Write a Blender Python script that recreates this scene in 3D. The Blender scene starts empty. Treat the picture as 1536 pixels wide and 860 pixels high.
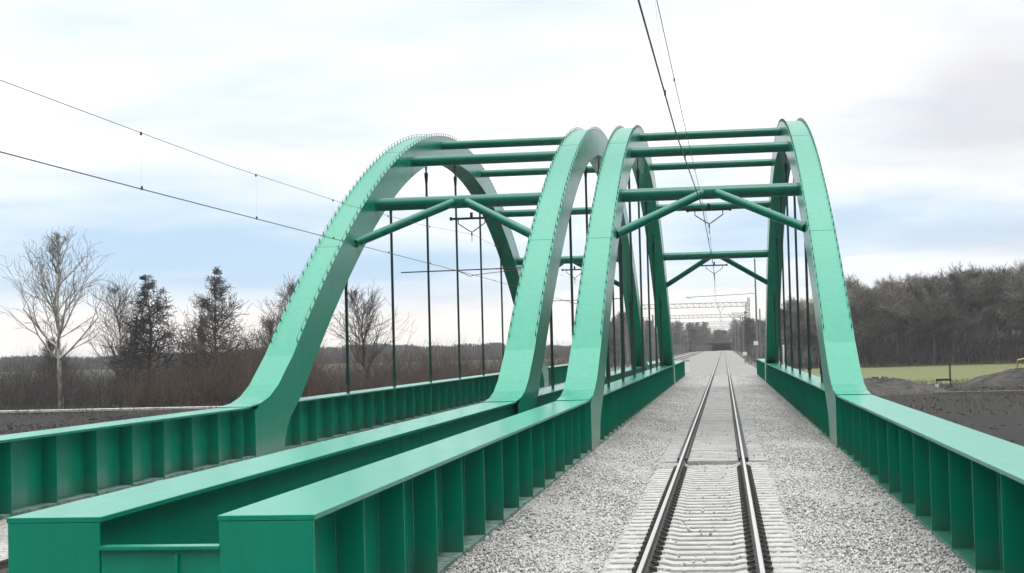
import bpy, math, random
import numpy as np
from mathutils import Vector, Matrix
random.seed(7); rng = np.random.default_rng(7)
S = bpy.context.scene
COL = S.collection
# ------------------------------------------------------------------ camera
CAM = Vector((0.37, 0.0, 2.78))
cd = bpy.data.cameras.new('camera'); cam = bpy.data.objects.new('camera', cd); COL.objects.link(cam)
cd.sensor_width = 36.0; cd.lens = 2400.0/1536*36; cd.clip_start = 0.1; cd.clip_end = 6000
cam.matrix_world = Matrix(((0.99103653, 0.0297311, 0.13024078, CAM.x), (0.13126823, -0.03570661, -0.99070363, CAM.y),
                           (-0.02480425, 0.99891997, -0.0392893, CAM.z), (0, 0, 0, 1)))
S.camera = cam
S.render.resolution_x, S.render.resolution_y = 1024, 573
# ------------------------------------------------------------------ world, sun, exposure
SUN_EL, SUN_AZ = math.radians(74), math.radians(168)      # azimuth clockwise from +Y: high, behind the camera
w = bpy.data.worlds.new('World'); S.world = w; w.use_nodes = True
nt = w.node_tree; N = nt.nodes; L = nt.links; N.clear()
def wn(t, **k):
    n = N.new(t)
    for a, b in k.items(): setattr(n, a, b)
    return n
def wm(op, a, b=None, c=None):
    n = N.new('ShaderNodeMath'); n.operation = op
    for i, v in enumerate((a, b, c)):
        if v is None: continue
        if isinstance(v, (int, float)): n.inputs[i].default_value = v
        else: L.new(v, n.inputs[i])
    return n.outputs[0]
tc = wn('ShaderNodeTexCoord'); sep = wn('ShaderNodeSeparateXYZ'); L.new(tc.outputs['Generated'], sep.inputs[0])
dx, dy, dz = sep.outputs
sky = wn('ShaderNodeTexSky', sky_type='NISHITA', sun_disc=False, sun_elevation=SUN_EL, sun_rotation=SUN_AZ)
sky.air_density = 1.0; sky.dust_density = 1.5
# cloud layer: direction projected on a flat layer, so clouds flatten towards the horizon
den = wm('ADD', wm('MAXIMUM', dz, 0.0), 0.10)
cu, cv = wm('DIVIDE', dx, den), wm('DIVIDE', dy, den)
cmb = wn('ShaderNodeCombineXYZ'); L.new(cu, cmb.inputs[0]); L.new(cv, cmb.inputs[1])
def noise(scale, detail=6, rough=.55, off=0.0, src=None):
    mp = wn('ShaderNodeMapping'); mp.inputs['Location'].default_value = (off, off*.7, off*.3)
    L.new(src or cmb.outputs[0], mp.inputs[0])
    n = wn('ShaderNodeTexNoise'); n.inputs['Scale'].default_value = scale; n.inputs['Detail'].default_value = detail
    n.inputs['Roughness'].default_value = rough; L.new(mp.outputs[0], n.inputs['Vector']); return n.outputs[0]
n1 = noise(.55, 5, .5, 3.1); n2 = noise(1.6, 5, .5, 9.7)
az = wm('ARCTAN2', dx, dy); el = wm('ARCSINE', dz)
def blob(a0, e0, sa, se):      # a soft bank of cloud / gap at a compass bearing and height in the sky
    u = wm('DIVIDE', wm('SUBTRACT', az, a0), sa); v = wm('DIVIDE', wm('SUBTRACT', el, e0), se)
    r2 = wm('ADD', wm('MULTIPLY', u, u), wm('MULTIPLY', v, v))
    return wm('POWER', 2.718, wm('MULTIPLY', r2, -1.0))
def AZ(px): return (px-1086)/2400
def EL(px, py): return (516.5+.03*(1086-px)-py)/2400
front = wm('MAXIMUM', wm('MULTIPLY', dy, 1.0), 0.0)
gap = wm('ADD', wm('MULTIPLY', blob(AZ(120), EL(120, 370), .16, .034), .9), wm('MULTIPLY', blob(AZ(560), EL(560, 410), .12, .024), .75))
gap = wm('ADD', gap, wm('MULTIPLY', blob(AZ(1080), EL(1080, 370), .07, .030), .55))
gap = wm('ADD', gap, wm('MULTIPLY', blob(AZ(1400), EL(1400, 330), .14, .018), .5))
gap = wm('ADD', gap, wm('MULTIPLY', blob(AZ(150), EL(150, 60), .20, .022), .18))
gapn = wm('ADD', gap, wm('MULTIPLY', wm('SUBTRACT', n1, .5), .9))
gapn = wm('MULTIPLY', wm('ADD', gapn, wm('MULTIPLY', wm('SUBTRACT', n2, .5), .7)), 1.15)
gapc = wn('ShaderNodeClamp'); L.new(gapn, gapc.inputs[0])
grey = wm('ADD', wm('MULTIPLY', blob(AZ(1490), EL(1490, 160), .075, .055), 1.25), wm('MULTIPLY', blob(AZ(1560), EL(1560, 370), .10, .014), .8))
greyn = wm('ADD', grey, wm('MULTIPLY', wm('SUBTRACT', n2, .55), .9))
greyc = wn('ShaderNodeClamp'); L.new(greyn, greyc.inputs[0])
def mix(f, a, b):
    n = wn('ShaderNodeMix', data_type='RGBA')
    if isinstance(f, (int, float)): n.inputs[0].default_value = f
    else: L.new(f, n.inputs[0])
    for s, v in ((6, a), (7, b)):
        if isinstance(v, tuple): n.inputs[s].default_value = (*v, 1)
        else: L.new(v, n.inputs[s])
    return n.outputs[2]
CL = 12.2
nvc = wn('ShaderNodeMapRange'); nvc.inputs[1].default_value = .40; nvc.inputs[2].default_value = .66; L.new(n2, nvc.inputs[0])
white = mix(nvc.outputs[0], (CL*1.0, CL*1.02, CL*1.03), (CL*.84, CL*.90, CL*.92))
blue = mix(.93, sky.outputs[0], (CL*.46, CL*.665, CL*.88))
c = mix(wm('MULTIPLY', greyc.outputs[0], .8), white, (CL*.68, CL*.675, CL*.72))
c = mix(wm('MULTIPLY', gapc.outputs[0], .88), c, blue)
# warm glow low over the western horizon
warm = wn('ShaderNodeClamp'); L.new(wm('MULTIPLY', blob(AZ(420), EL(420, 500), .5, .020), .8), warm.inputs[0])
c = mix(warm.outputs[0], c, (CL*.98, CL*.90, CL*.84))
back = wn('ShaderNodeClamp'); L.new(wm('MULTIPLY', wm('SUBTRACT', .80, dy), 2.2), back.inputs[0])
c = mix(wm('MULTIPLY', back.outputs[0], .95), c, (CL*.10, CL*.12, CL*.14))     # unseen sky at the sides and behind dimmed, added to darken upright faces
zen = wn('ShaderNodeClamp'); L.new(wm('MULTIPLY', wm('SUBTRACT', dz, .55), 4.0), zen.inputs[0])
c = mix(zen.outputs[0], c, (CL*3.0, CL*3.05, CL*3.05))   # out-of-view zenith boosted, added to put more light on upward faces
bg = wn('ShaderNodeBackground'); L.new(c, bg.inputs[0]); bg.inputs[1].default_value = 0.1
out = wn('ShaderNodeOutputWorld'); L.new(bg.outputs[0], out.inputs[0])
sd = bpy.data.lights.new('sun', 'SUN'); sd.energy = 1.5; sd.angle = math.radians(20); sd.color = (1, .96, .90)
sun = bpy.data.objects.new('sun', sd); COL.objects.link(sun)
sv = Vector((math.sin(SUN_AZ)*math.cos(SUN_EL), math.cos(SUN_AZ)*math.cos(SUN_EL), math.sin(SUN_EL)))
sun.rotation_euler = sv.to_track_quat('Z', 'Y').to_euler()
vs = S.view_settings; vs.view_transform = 'Standard'; vs.look = 'None'; vs.exposure = -0.1; vs.gamma = 1; vs.use_curve_mapping = False
# ------------------------------------------------------------------ materials
def material(name, col, rough=.6, metal=0.0, var=0.0, vscale=3.0, col2=None, bump=0.0, bscale=20.0, spec=.5, extra=None):
    m = bpy.data.materials.new(name); m.use_nodes = True; nt = m.node_tree; nd = nt.nodes; lk = nt.links
    b = nd['Principled BSDF']; b.inputs['Roughness'].default_value = rough; b.inputs['Metallic'].default_value = metal
    b.inputs['Specular IOR Level'].default_value = spec; b.inputs['Base Color'].default_value = (*col, 1)
    t = nd.new('ShaderNodeTexCoord'); g = nd.new('ShaderNodeNewGeometry')
    if col2 is not None:
        n = nd.new('ShaderNodeTexNoise'); n.inputs['Scale'].default_value = vscale; n.inputs['Detail'].default_value = 5
        lk.new(g.outputs['Position'], n.inputs['Vector'])
        r = nd.new('ShaderNodeValToRGB'); r.color_ramp.elements[0].position = .5-.5*(1-var)-.05; r.color_ramp.elements[1].position = .5+.5*(1-var)+.05
        r.color_ramp.elements[0].position = .35; r.color_ramp.elements[1].position = .68
        r.color_ramp.elements[0].color = (*col, 1); r.color_ramp.elements[1].color = (*col2, 1)
        lk.new(n.outputs[0], r.inputs[0]); lk.new(r.outputs[0], b.inputs['Base Color'])
    if bump:
        n = nd.new('ShaderNodeTexNoise'); n.inputs['Scale'].default_value = bscale; n.inputs['Detail'].default_value = 6
        lk.new(g.outputs['Position'], n.inputs['Vector'])
        bp = nd.new('ShaderNodeBump'); bp.inputs['Strength'].default_value = bump; bp.inputs['Distance'].default_value = .02
        lk.new(n.outputs[0], bp.inputs['Height']); lk.new(bp.outputs[0], b.inputs['Normal'])
    return m
def paint(name, col, pale_tops, rough=.38):
    """green steel paint: slight patchiness, runs of grime below the flange, dust tone that also paints brightness onto level tops"""
    m = bpy.data.materials.new(name); m.use_nodes = True; nt = m.node_tree; nd = nt.nodes; lk = nt.links
    b = nd['Principled BSDF']; g = nd.new('ShaderNodeNewGeometry'); b.inputs['Specular IOR Level'].default_value = .33
    mp = nd.new('ShaderNodeMapping'); mp.inputs['Scale'].default_value = (5, 5, .5); lk.new(g.outputs['Position'], mp.inputs[0])
    n = nd.new('ShaderNodeTexNoise'); n.inputs['Scale'].default_value = 1.0; n.inputs['Detail'].default_value = 7; lk.new(mp.outputs[0], n.inputs['Vector'])
    n2 = nd.new('ShaderNodeTexNoise'); n2.inputs['Scale'].default_value = .45; n2.inputs['Detail'].default_value = 8; n2.inputs['Roughness'].default_value = .65
    lk.new(g.outputs['Position'], n2.inputs['Vector'])
    r1 = nd.new('ShaderNodeValToRGB'); r1.color_ramp.elements[0].position = .3; r1.color_ramp.elements[1].position = .75
    r1.color_ramp.elements[0].color = (*[c*.88 for c in col], 1); r1.color_ramp.elements[1].color = (*[min(1, c*1.06) for c in col], 1)
    lk.new(n.outputs[0], r1.inputs[0])
    sp = nd.new('ShaderNodeSeparateXYZ'); lk.new(g.outputs['Normal'], sp.inputs[0])
    mr = nd.new('ShaderNodeMapRange'); mr.inputs[1].default_value = .88; mr.inputs[2].default_value = 1.0; lk.new(sp.outputs[2], mr.inputs[0])
    m1 = nd.new('ShaderNodeMath'); m1.operation = 'MULTIPLY'; lk.new(mr.outputs[0], m1.inputs[0]); lk.new(n2.outputs[0], m1.inputs[1])
    m2 = nd.new('ShaderNodeMath'); m2.operation = 'MULTIPLY'; lk.new(m1.outputs[0], m2.inputs[0]); m2.inputs[1].default_value = pale_tops
    mx = nd.new('ShaderNodeMix'); mx.data_type = 'RGBA'; lk.new(m2.outputs[0], mx.inputs[0]); lk.new(r1.outputs[0], mx.inputs[6])
    mx.inputs[7].default_value = (.50, .58, .52, 1)  # pale dust tone, also painted-in brightness for upward faces
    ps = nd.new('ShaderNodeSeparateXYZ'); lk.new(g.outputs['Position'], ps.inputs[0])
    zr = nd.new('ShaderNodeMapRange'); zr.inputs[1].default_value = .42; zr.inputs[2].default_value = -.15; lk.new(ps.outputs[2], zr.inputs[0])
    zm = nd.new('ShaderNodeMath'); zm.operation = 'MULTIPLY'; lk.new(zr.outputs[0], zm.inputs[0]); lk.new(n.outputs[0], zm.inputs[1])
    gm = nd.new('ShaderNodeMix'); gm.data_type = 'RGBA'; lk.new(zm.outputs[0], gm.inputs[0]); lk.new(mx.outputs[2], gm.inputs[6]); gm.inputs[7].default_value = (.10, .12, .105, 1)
    st_ = nd.new('ShaderNodeValToRGB'); st_.color_ramp.elements[0].position = .62; st_.color_ramp.elements[1].position = .80; mp2 = nd.new('ShaderNodeMapping'); mp2.inputs['Scale'].default_value = (7, 7, .35); mp2.inputs['Location'].default_value = (3, 9, 1); lk.new(g.outputs['Position'], mp2.inputs[0])
    n3 = nd.new('ShaderNodeTexNoise'); n3.inputs['Scale'].default_value = 1.0; n3.inputs['Detail'].default_value = 4; lk.new(mp2.outputs[0], n3.inputs['Vector']); lk.new(n3.outputs[0], st_.inputs[0])
    ss = nd.new('ShaderNodeMath'); ss.operation = 'MULTIPLY'; lk.new(st_.outputs[0], ss.inputs[0]); ss.inputs[1].default_value = .45
    g2 = nd.new('ShaderNodeMix'); g2.data_type = 'RGBA'; lk.new(ss.outputs[0], g2.inputs[0]); lk.new(gm.outputs[2], g2.inputs[6]); g2.inputs[7].default_value = (.012, .12, .085, 1)
    lk.new(g2.outputs[2], b.inputs['Base Color'])
    rr = nd.new('ShaderNodeMapRange'); rr.inputs[3].default_value = rough-.03; rr.inputs[4].default_value = rough+.08; lk.new(n2.outputs[0], rr.inputs[0])
    lk.new(rr.outputs[0], b.inputs['Roughness'])
    bp = nd.new('ShaderNodeBump'); bp.inputs['Strength'].default_value = .05; bp.inputs['Distance'].default_value = .03
    lk.new(n2.outputs[0], bp.inputs['Height']); lk.new(bp.outputs[0], b.inputs['Normal'])
    return m
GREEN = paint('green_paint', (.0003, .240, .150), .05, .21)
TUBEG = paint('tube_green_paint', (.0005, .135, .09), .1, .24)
HANG = material('hanger_paint', (.008, .04, .034), .5)
DARKM = material('dark_metal', (.02, .022, .022), .6)
WIREM = material('wire_copper', (.05, .045, .045), .6)
STUDM = material('stud_metal', (.03, .09, .075), .5)
PORC = material('insulator', (.06, .035, .03), .3)
RAILTOP = material('rail_polished', (.60, .60, .59), .38, .9)
RAILSIDE = material('rail_rust', (.055, .048, .045), .85, col2=(.10, .085, .075), vscale=9)
CLIP = material('rail_clip', (.03, .028, .027), .7)
SLEEP = material('sleeper_concrete', (.31, .307, .30), .9, col2=(.41, .405, .395), vscale=4, bump=.5, bscale=30)
SLAB = material('deck_panel_concrete', (.25, .25, .246), .9, col2=(.34, .337, .33), vscale=1.9, bump=.4, bscale=25)
CONC = material('concrete', (.30, .30, .29), .9, col2=(.40, .39, .38), vscale=2, bump=.4)
DUSTG = material('dusty_green_ledge', (.03, .12, .09), .9, col2=(.22, .26, .24), vscale=5)
WHITE = material('white_paint', (.8, .8, .79), .6)
MAST = material('mast_galvanised', (.22, .23, .24), .6, .3)
MASTD = material('mast_dark', (.07, .07, .075), .7)
def gravel_mat(name, lo, hi, scale):
    m = bpy.data.materials.new(name); m.use_nodes = True; nd = m.node_tree.nodes; lk = m.node_tree.links; b = nd['Principled BSDF']
    g = nd.new('ShaderNodeNewGeometry'); v = nd.new('ShaderNodeTexVoronoi'); v.inputs['Scale'].default_value = scale; lk.new(g.outputs['Position'], v.inputs['Vector'])
    sp = nd.new('ShaderNodeSeparateColor'); lk.new(v.outputs['Color'], sp.inputs[0])
    r = nd.new('ShaderNodeValToRGB'); r.color_ramp.elements[0].color = (*lo, 1); r.color_ramp.elements[1].color = (*hi, 1)
    e = r.color_ramp.elements.new(.22); e.color = (*[(a*.35+c*.65) for a, c in zip(lo, hi)], 1)
    lk.new(sp.outputs[0], r.inputs[0])
    n = nd.new('ShaderNodeTexNoise'); n.inputs['Scale'].default_value = .6; n.inputs['Detail'].default_value = 6; lk.new(g.outputs['Position'], n.inputs['Vector'])
    mr = nd.new('ShaderNodeMapRange'); mr.inputs[1].default_value = .3; mr.inputs[2].default_value = .7; mr.inputs[3].default_value = .86; mr.inputs[4].default_value = 1.1; lk.new(n.outputs[0], mr.inputs[0])
    mu = nd.new('ShaderNodeMix'); mu.data_type = 'RGBA'; mu.blend_type = 'MULTIPLY'; mu.inputs[0].default_value = 1
    lk.new(r.outputs[0], mu.inputs[6]); lk.new(mr.outputs[0], mu.inputs[7]); lk.new(mu.outputs[2], b.inputs['Base Color'])
    bp = nd.new('ShaderNodeBump'); bp.inputs['Strength'].default_value = .9; bp.inputs['Distance'].default_value = .04; bp.invert = True
    lk.new(v.outputs['Distance'], bp.inputs['Height']); lk.new(bp.outputs[0], b.inputs['Normal'])
    b.inputs['Roughness'].default_value = .95; b.inputs['Specular IOR Level'].default_value = .2
    return m
GRAV = gravel_mat('ballast_stone', (.13, .13, .127), (.385, .378, .367), 19)
GRAV2 = gravel_mat('ballast_stone_far', (.05, .05, .05), (.30, .295, .285), 9)
def stone_mat():
    m = bpy.data.materials.new('loose_stone'); m.use_nodes = True; nd = m.node_tree.nodes; lk = m.node_tree.links; b = nd['Principled BSDF']
    g = nd.new('ShaderNodeNewGeometry'); r = nd.new('ShaderNodeValToRGB')
    r.color_ramp.elements[0].color = (.22, .217, .208, 1); r.color_ramp.elements[1].color = (.52, .512, .50, 1); e = r.color_ramp.elements.new(.3); e.color = (.37, .364, .352, 1)
    lk.new(g.outputs['Random Per Island'], r.inputs[0]); lk.new(r.outputs[0], b.inputs['Base Color']); b.inputs['Roughness'].default_value = .95; b.inputs['Specular IOR Level'].default_value = .2
    return m
STONE = stone_mat()
def bark(name, a, b_):
    return material(name, a, .9, col2=b_, vscale=1.5, spec=.2)
BIRCH = bark('birch_bark', (.62, .60, .56), (.30, .28, .26))
BARKD = bark('dark_bark', (.035, .032, .032), (.07, .06, .055))
BARKG = bark('grey_bark', (.12, .11, .10), (.20, .185, .17))
TWIGG = bark('grey_twigs', (.10, .092, .088), (.145, .13, .122))
TWIGD = bark('dark_twigs', (.03, .03, .034), (.06, .055, .055))
TWIGB = bark('brown_twigs', (.115, .083, .066), (.15, .112, .09))
BRUSHG = bark('grey_brush', (.075, .068, .064), (.12, .108, .10))
WOODM = bark('wood_grey_twigs', (.17, .157, .145), (.25, .232, .215))
def per_tree(m):       # every tree of the wood has its own bark tone
    nd = m.node_tree.nodes; lk = m.node_tree.links; b = nd['Principled BSDF']; src = b.inputs['Base Color'].links[0].from_socket
    oi = nd.new('ShaderNodeObjectInfo'); mr = nd.new('ShaderNodeMapRange'); mr.inputs[3].default_value = .55; mr.inputs[4].default_value = 1.45; lk.new(oi.outputs['Random'], mr.inputs[0])
    mu = nd.new('ShaderNodeMix'); mu.data_type = 'RGBA'; mu.blend_type = 'MULTIPLY'; mu.inputs[0].default_value = 1; lk.new(src, mu.inputs[6]); lk.new(mr.outputs[0], mu.inputs[7]); lk.new(mu.outputs[2], b.inputs['Base Color'])
per_tree(WOODM)
# ------------------------------------------------------------------ mesh helpers
class MB:
    def __init__(s): s.v = []; s.f = []; s.mi = []; s.sm = []
    def add(s, vs_, fs, mi=0, sm=False):
        o = len(s.v); s.v += [tuple(v) for v in vs_]
        for f in fs: s.f.append(tuple(i+o for i in f)); s.mi.append(mi); s.sm.append(sm)
    def box(s, x0, x1, y0, y1, z0, z1, mi=0):
        s.add([(x, y, z) for x in (x0, x1) for y in (y0, y1) for z in (z0, z1)],
              [(0, 1, 3, 2), (4, 6, 7, 5), (0, 4, 5, 1), (2, 3, 7, 6), (0, 2, 6, 4), (1, 5, 7, 3)], mi)
    def tube(s, p, r, n=8, mi=0, cap=True, sm=True):
        """p list of points, r radius or list"""
        p = [Vector(q) for q in p]; m = len(p); r = [r]*m if isinstance(r, (int, float)) else r
        vs_ = []; ref = None
        for i in range(m):
            d = (p[min(i+1, m-1)]-p[max(i-1, 0)]).normalized()
            if ref is None: ref = Vector((0, 0, 1)) if abs(d.z) < .9 else Vector((1, 0, 0))
            a = d.cross(ref)
            if a.length < 1e-4: a = d.cross(Vector((0, 1, .1)))
            a.normalize(); b = a.cross(d); ref = b if abs(d.dot(b)) < .9 else ref
            for k in range(n):
                t = 2*math.pi*k/n; vs_.append(p[i]+(a*math.cos(t)+b*math.sin(t))*r[i])
        fs = [(i*n+k, i*n+(k+1) % n, (i+1)*n+(k+1) % n, (i+1)*n+k) for i in range(m-1) for k in range(n)]
        s.add(vs_, fs, mi, sm)
        if cap: s.add([vs_[k] for k in range(n)], [tuple(range(n))], mi); s.add([vs_[(m-1)*n+k] for k in range(n)], [tuple(range(n-1, -1, -1))], mi)
    def prism_x(s, poly, x0, x1, mi=0):
        """polygon in YZ extruded along x"""
        n = len(poly); vs_ = [(x0, y, z) for y, z in poly]+[(x1, y, z) for y, z in poly]
        s.add(vs_, [tuple(range(n))[::-1], tuple(range(n, 2*n))]+[(i, (i+1) % n, n+(i+1) % n, n+i) for i in range(n)], mi)
    def strip_x(s, line, x0, x1, th, mi=0):
        """a plate following a line in YZ, spanning x0..x1, thickness th below the line"""
        m = len(line); vs_ = []
        for i in range(m):
            a = line[max(i-1, 0)]; b = line[min(i+1, m-1)]; ty, tz = b[0]-a[0], b[1]-a[1]; l = math.hypot(ty, tz); ny, nz = -tz/l, ty/l
            y, z = line[i]
            vs_ += [(x0, y, z), (x1, y, z), (x1, y-ny*th, z-nz*th), (x0, y-ny*th, z-nz*th)]
        fs = []
        for i in range(m-1):
            o = i*4
            for k in range(4): fs.append((o+k, o+4+k, o+4+(k+1) % 4, o+(k+1) % 4))
        fs += [(0, 1, 2, 3), ((m-1)*4+3, (m-1)*4+2, (m-1)*4+1, (m-1)*4)]
        s.add(vs_, fs, mi)
    def build(s, name, mats, parent=None, loc=None, bevel=0):
        me = bpy.data.meshes.new(name); me.from_pydata(s.v, [], s.f)
        for m in (mats if isinstance(mats, (list, tuple)) else [mats]): me.materials.append(m)
        me.polygons.foreach_set('material_index', s.mi); me.polygons.foreach_set('use_smooth', s.sm); me.update()
        import bmesh
        bm = bmesh.new(); bm.from_mesh(me); bmesh.ops.recalc_face_normals(bm, faces=bm.faces); bm.to_mesh(me); bm.free()
        o = bpy.data.objects.new(name, me); COL.objects.link(o)
        if parent: o.parent = parent
        if loc: o.location = loc
        if bevel:
            b = o.modifiers.new('bevel', 'BEVEL'); b.width = bevel; b.segments = 2; b.limit_method = 'ANGLE'
        return o
def tag(o, label=None, cat=None, group=None, kind=None):
    for k, v in (('label', label), ('category', cat), ('group', group), ('kind', kind)):
        if v: o[k] = v
    return o
def empty(name, loc=(0, 0, 0), rz=0):
    o = bpy.data.objects.new(name, None); COL.objects.link(o); o.location = loc; o.rotation_euler = (0, 0, rz); o.empty_display_size = .2; return o
def kids(o, P): return [c for c in P if c.parent == o]
def copy_tree(root):
    """copy a thing, its parts and sub-parts"""
    allo = list(bpy.data.objects)
    def rec(o, par):
        c = o.copy(); COL.objects.link(c)
        if par is not None: c.parent = par
        for ch in kids(o, allo): rec(ch, c)
        return c
    return rec(root, None)
def raw_mesh(name, V, F, mat, parent=None, loc=None):
    """numpy quads/tris -> object"""
    me = bpy.data.meshes.new(name); nF, k = F.shape
    me.vertices.add(len(V)); me.vertices.foreach_set('co', V.astype(np.float32).ravel())
    me.loops.add(nF*k); me.loops.foreach_set('vertex_index', F.astype(np.int32).ravel())
    me.polygons.add(nF); me.polygons.foreach_set('loop_start', np.arange(0, nF*k, k, dtype=np.int32)); me.polygons.foreach_set('loop_total', np.full(nF, k, dtype=np.int32))
    me.update(calc_edges=True); me.validate(); me.materials.append(mat)
    o = bpy.data.objects.new(name, me); COL.objects.link(o)
    if parent: o.parent = parent
    if loc: o.location = loc
    return o
def sticks(A, B, ra, rb, n=3):
    """many tapered sticks at once (numpy)"""
    A = np.asarray(A, float); B = np.asarray(B, float); ra = np.broadcast_to(ra, len(A))[:, None]; rb = np.broadcast_to(rb, len(A))[:, None]
    d = B-A; d /= np.linalg.norm(d, axis=1, keepdims=True)+1e-9
    h = np.where(np.abs(d[:, 2:3]) < .9, [[0, 0, 1.]], [[1., 0, 0]]); a = np.cross(d, h); a /= np.linalg.norm(a, axis=1, keepdims=True); b = np.cross(a, d)
    V = []
    for k in range(n):
        t = 2*math.pi*k/n; o = a*math.cos(t)+b*math.sin(t); V += [A+o*ra, B+o*rb]
    V = np.stack(V, 1).reshape(-1, 3); base = np.arange(len(A))[:, None]*2*n
    F = np.concatenate([base+np.array([[2*k, 2*((k+1) % n), 2*((k+1) % n)+1, 2*k+1]]) for k in range(n)], 0)
    return V, F

# ================================================================== GROUND
GZ = -3.0
def ground():
    m = bpy.data.materials.new('fields'); m.use_nodes = True; nd = m.node_tree.nodes; lk = m.node_tree.links; b = nd['Principled BSDF']
    g = nd.new('ShaderNodeNewGeometry'); sp = nd.new('ShaderNodeSeparateXYZ'); lk.new(g.outputs['Position'], sp.inputs[0])
    n = nd.new('ShaderNodeTexNoise'); n.inputs['Scale'].default_value = .08; n.inputs['Detail'].default_value = 9; n.inputs['Roughness'].default_value = .7; lk.new(g.outputs['Position'], n.inputs['Vector'])
    def M(op, a, b_=None):
        q = nd.new('ShaderNodeMath'); q.operation = op
        for i, v in enumerate((a, b_)):
            if v is None: continue
            if isinstance(v, (int, float)): q.inputs[i].default_value = v
            else: lk.new(v, q.inputs[i])
        return q.outputs[0]
    def X(f, a, b_):
        q = nd.new('ShaderNodeMix'); q.data_type = 'RGBA'; lk.new(f, q.inputs[0])
        for s_, v in ((6, a), (7, b_)):
            if isinstance(v, tuple): q.inputs[s_].default_value = (*v, 1)
            else: lk.new(v, q.inputs[s_])
        return q.outputs[2]
    soil = X(n.outputs[0], (.020, .0196, .019), (.038, .0365, .0345))
    grass = X(n.outputs[0], (.10, .112, .045), (.155, .162, .08))
    yy = M('ADD', sp.outputs[1], M('MULTIPLY', n.outputs[0], 12))
    f = M('MULTIPLY', M('GREATER_THAN', yy, 216), M('GREATER_THAN', sp.outputs[0], 12))
    f2 = M('MULTIPLY', M('GREATER_THAN', yy, 300), M('LESS_THAN', sp.outputs[0], -20))
    c = X(f, soil, grass); c = X(f2, c, (.11, .11, .085)); lk.new(c, b.inputs['Base Color']); b.inputs['Roughness'].default_value = 1; b.inputs['Specular IOR Level'].default_value = .1
    xs = np.concatenate([np.linspace(-4000, -200, 12), np.linspace(-180, 180, 73), np.linspace(200, 4000, 12)])
    ys = np.concatenate([[-300, -60], np.linspace(-20, 480, 101), np.linspace(560, 5500, 14)])
    Xg, Yg = np.meshgrid(xs, ys, indexing='ij')
    Z = GZ+.10*np.sin(Xg*.11+1)*np.cos(Yg*.07)+.07*np.sin(Xg*.31+Yg*.23)
    V = np.stack([Xg, Yg, Z], -1).reshape(-1, 3); ny = len(ys)
    i, j = np.meshgrid(np.arange(len(xs)-1), np.arange(ny-1), indexing='ij'); a = (i*ny+j).ravel()
    F = np.stack([a, a+ny, a+ny+1, a+1], 1)
    tag(raw_mesh('ground', V, F, m), kind='structure')
ground()
EMB = material('embankment_earth', (.09, .088, .083), 1, col2=(.15, .147, .14), vscale=.7, bump=.6, bscale=4, spec=.1)
m = MB()      # embankments on both sides of the bridges
for y0, y1 in ((-40, 14.6), (149.4, 1500)):
    pr = [(-22, GZ-.3), (-15.5, -.42), (6.2, -.42), (13, GZ-.3)]
    m.add([(x, y0, z) for x, z in pr]+[(x, y1, z) for x, z in pr], [(0, 1, 2, 3), (7, 6, 5, 4), (0, 4, 5, 1), (1, 5, 6, 2), (2, 6, 7, 3)])
tag(m.build('embankment', EMB), kind='structure')
ROAD = material('road_pale', (.42, .42, .41), .9, col2=(.52, .51, .49), vscale=.5)
m = MB(); m.box(-400, -26, 171, 173.2, GZ+.05, GZ+.28); m.box(-26, 14, 171, 173.2, GZ-.2, GZ+.12)
tag(m.build('road', ROAD), kind='structure')
m = MB(); m.box(22, 300, 171.5, 172.6, GZ-.1, GZ+.22); tag(m.build('path', material('path_gravel', (.10, .097, .093), .95, col2=(.15, .145, .14), vscale=.6)), kind='structure')
# ballast bed: between the girders, slightly higher against them
def hb(x):
    a = abs(x); return -.215 if a < 1.32 else -.215+(min(a, 3.7)-1.32)/2.0*.10
def ballast(cx, name):
    xs = np.arange(-3.86, 3.861, .06); ys = np.concatenate([np.arange(10, 70, .06), np.arange(70, 150, .12)])
    if cx < -1: xs = np.arange(-3.86, 3.861, .2); ys = np.arange(-20, 150.2, .5)
    Xg, Yg = np.meshgrid(xs, ys, indexing='ij')
    Z = np.vectorize(hb)(xs)[:, None]+rng.normal(0, .012, Xg.shape)+.02*np.sin(Xg*2.1+Yg*.8)*np.sin(Yg*.37)*(np.abs(Xg) > 1.4)
    Z = Z-.06*(np.abs(Xg) < .62)
    V = np.stack([Xg+cx, Yg, Z], -1).reshape(-1, 3); ny = len(ys)
    i, j = np.meshgrid(np.arange(len(xs)-1), np.arange(ny-1), indexing='ij'); a = (i*ny+j).ravel()
    tag(raw_mesh(name, V, np.stack([a, a+ny, a+ny+1, a+1], 1), GRAV), kind='structure')
ballast(0, 'ballast_bed'); ballast(-9.05, 'ballast_bed')
def ballast_beyond():
    xs = np.array([-15, -13.2, -11.8, -10.6, -9.8, -9.05, -8.3, -7.5, -6.2, -4.5, -3, -1.6, -.7, 0, .7, 1.6, 2.8, 3.6, 4.6, 5.6]); zx = np.array([-.60, -.5, -.22, -.2, -.21, -.23, -.21, -.2, -.32, -.36, -.28, -.2, -.21, -.23, -.21, -.2, -.24, -.3, -.46, -.60])
    ys = np.concatenate([np.arange(149.6, 400, 1.5), np.arange(400, 1300, 20)]); Xg, Yg = np.meshgrid(xs, ys, indexing='ij'); Z = zx[:, None]+rng.normal(0, .012, Xg.shape)*(np.abs(Xg) > .9)*(np.abs(Xg+9.05) > .9)
    V = np.stack([Xg, Yg, Z], -1).reshape(-1, 3); ny = len(ys); i, j = np.meshgrid(np.arange(len(xs)-1), np.arange(ny-1), indexing='ij'); a = (i*ny+j).ravel()
    tag(raw_mesh('ballast_beyond', V, np.stack([a, a+ny, a+ny+1, a+1], 1), GRAV2), kind='structure')
ballast_beyond()
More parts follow.
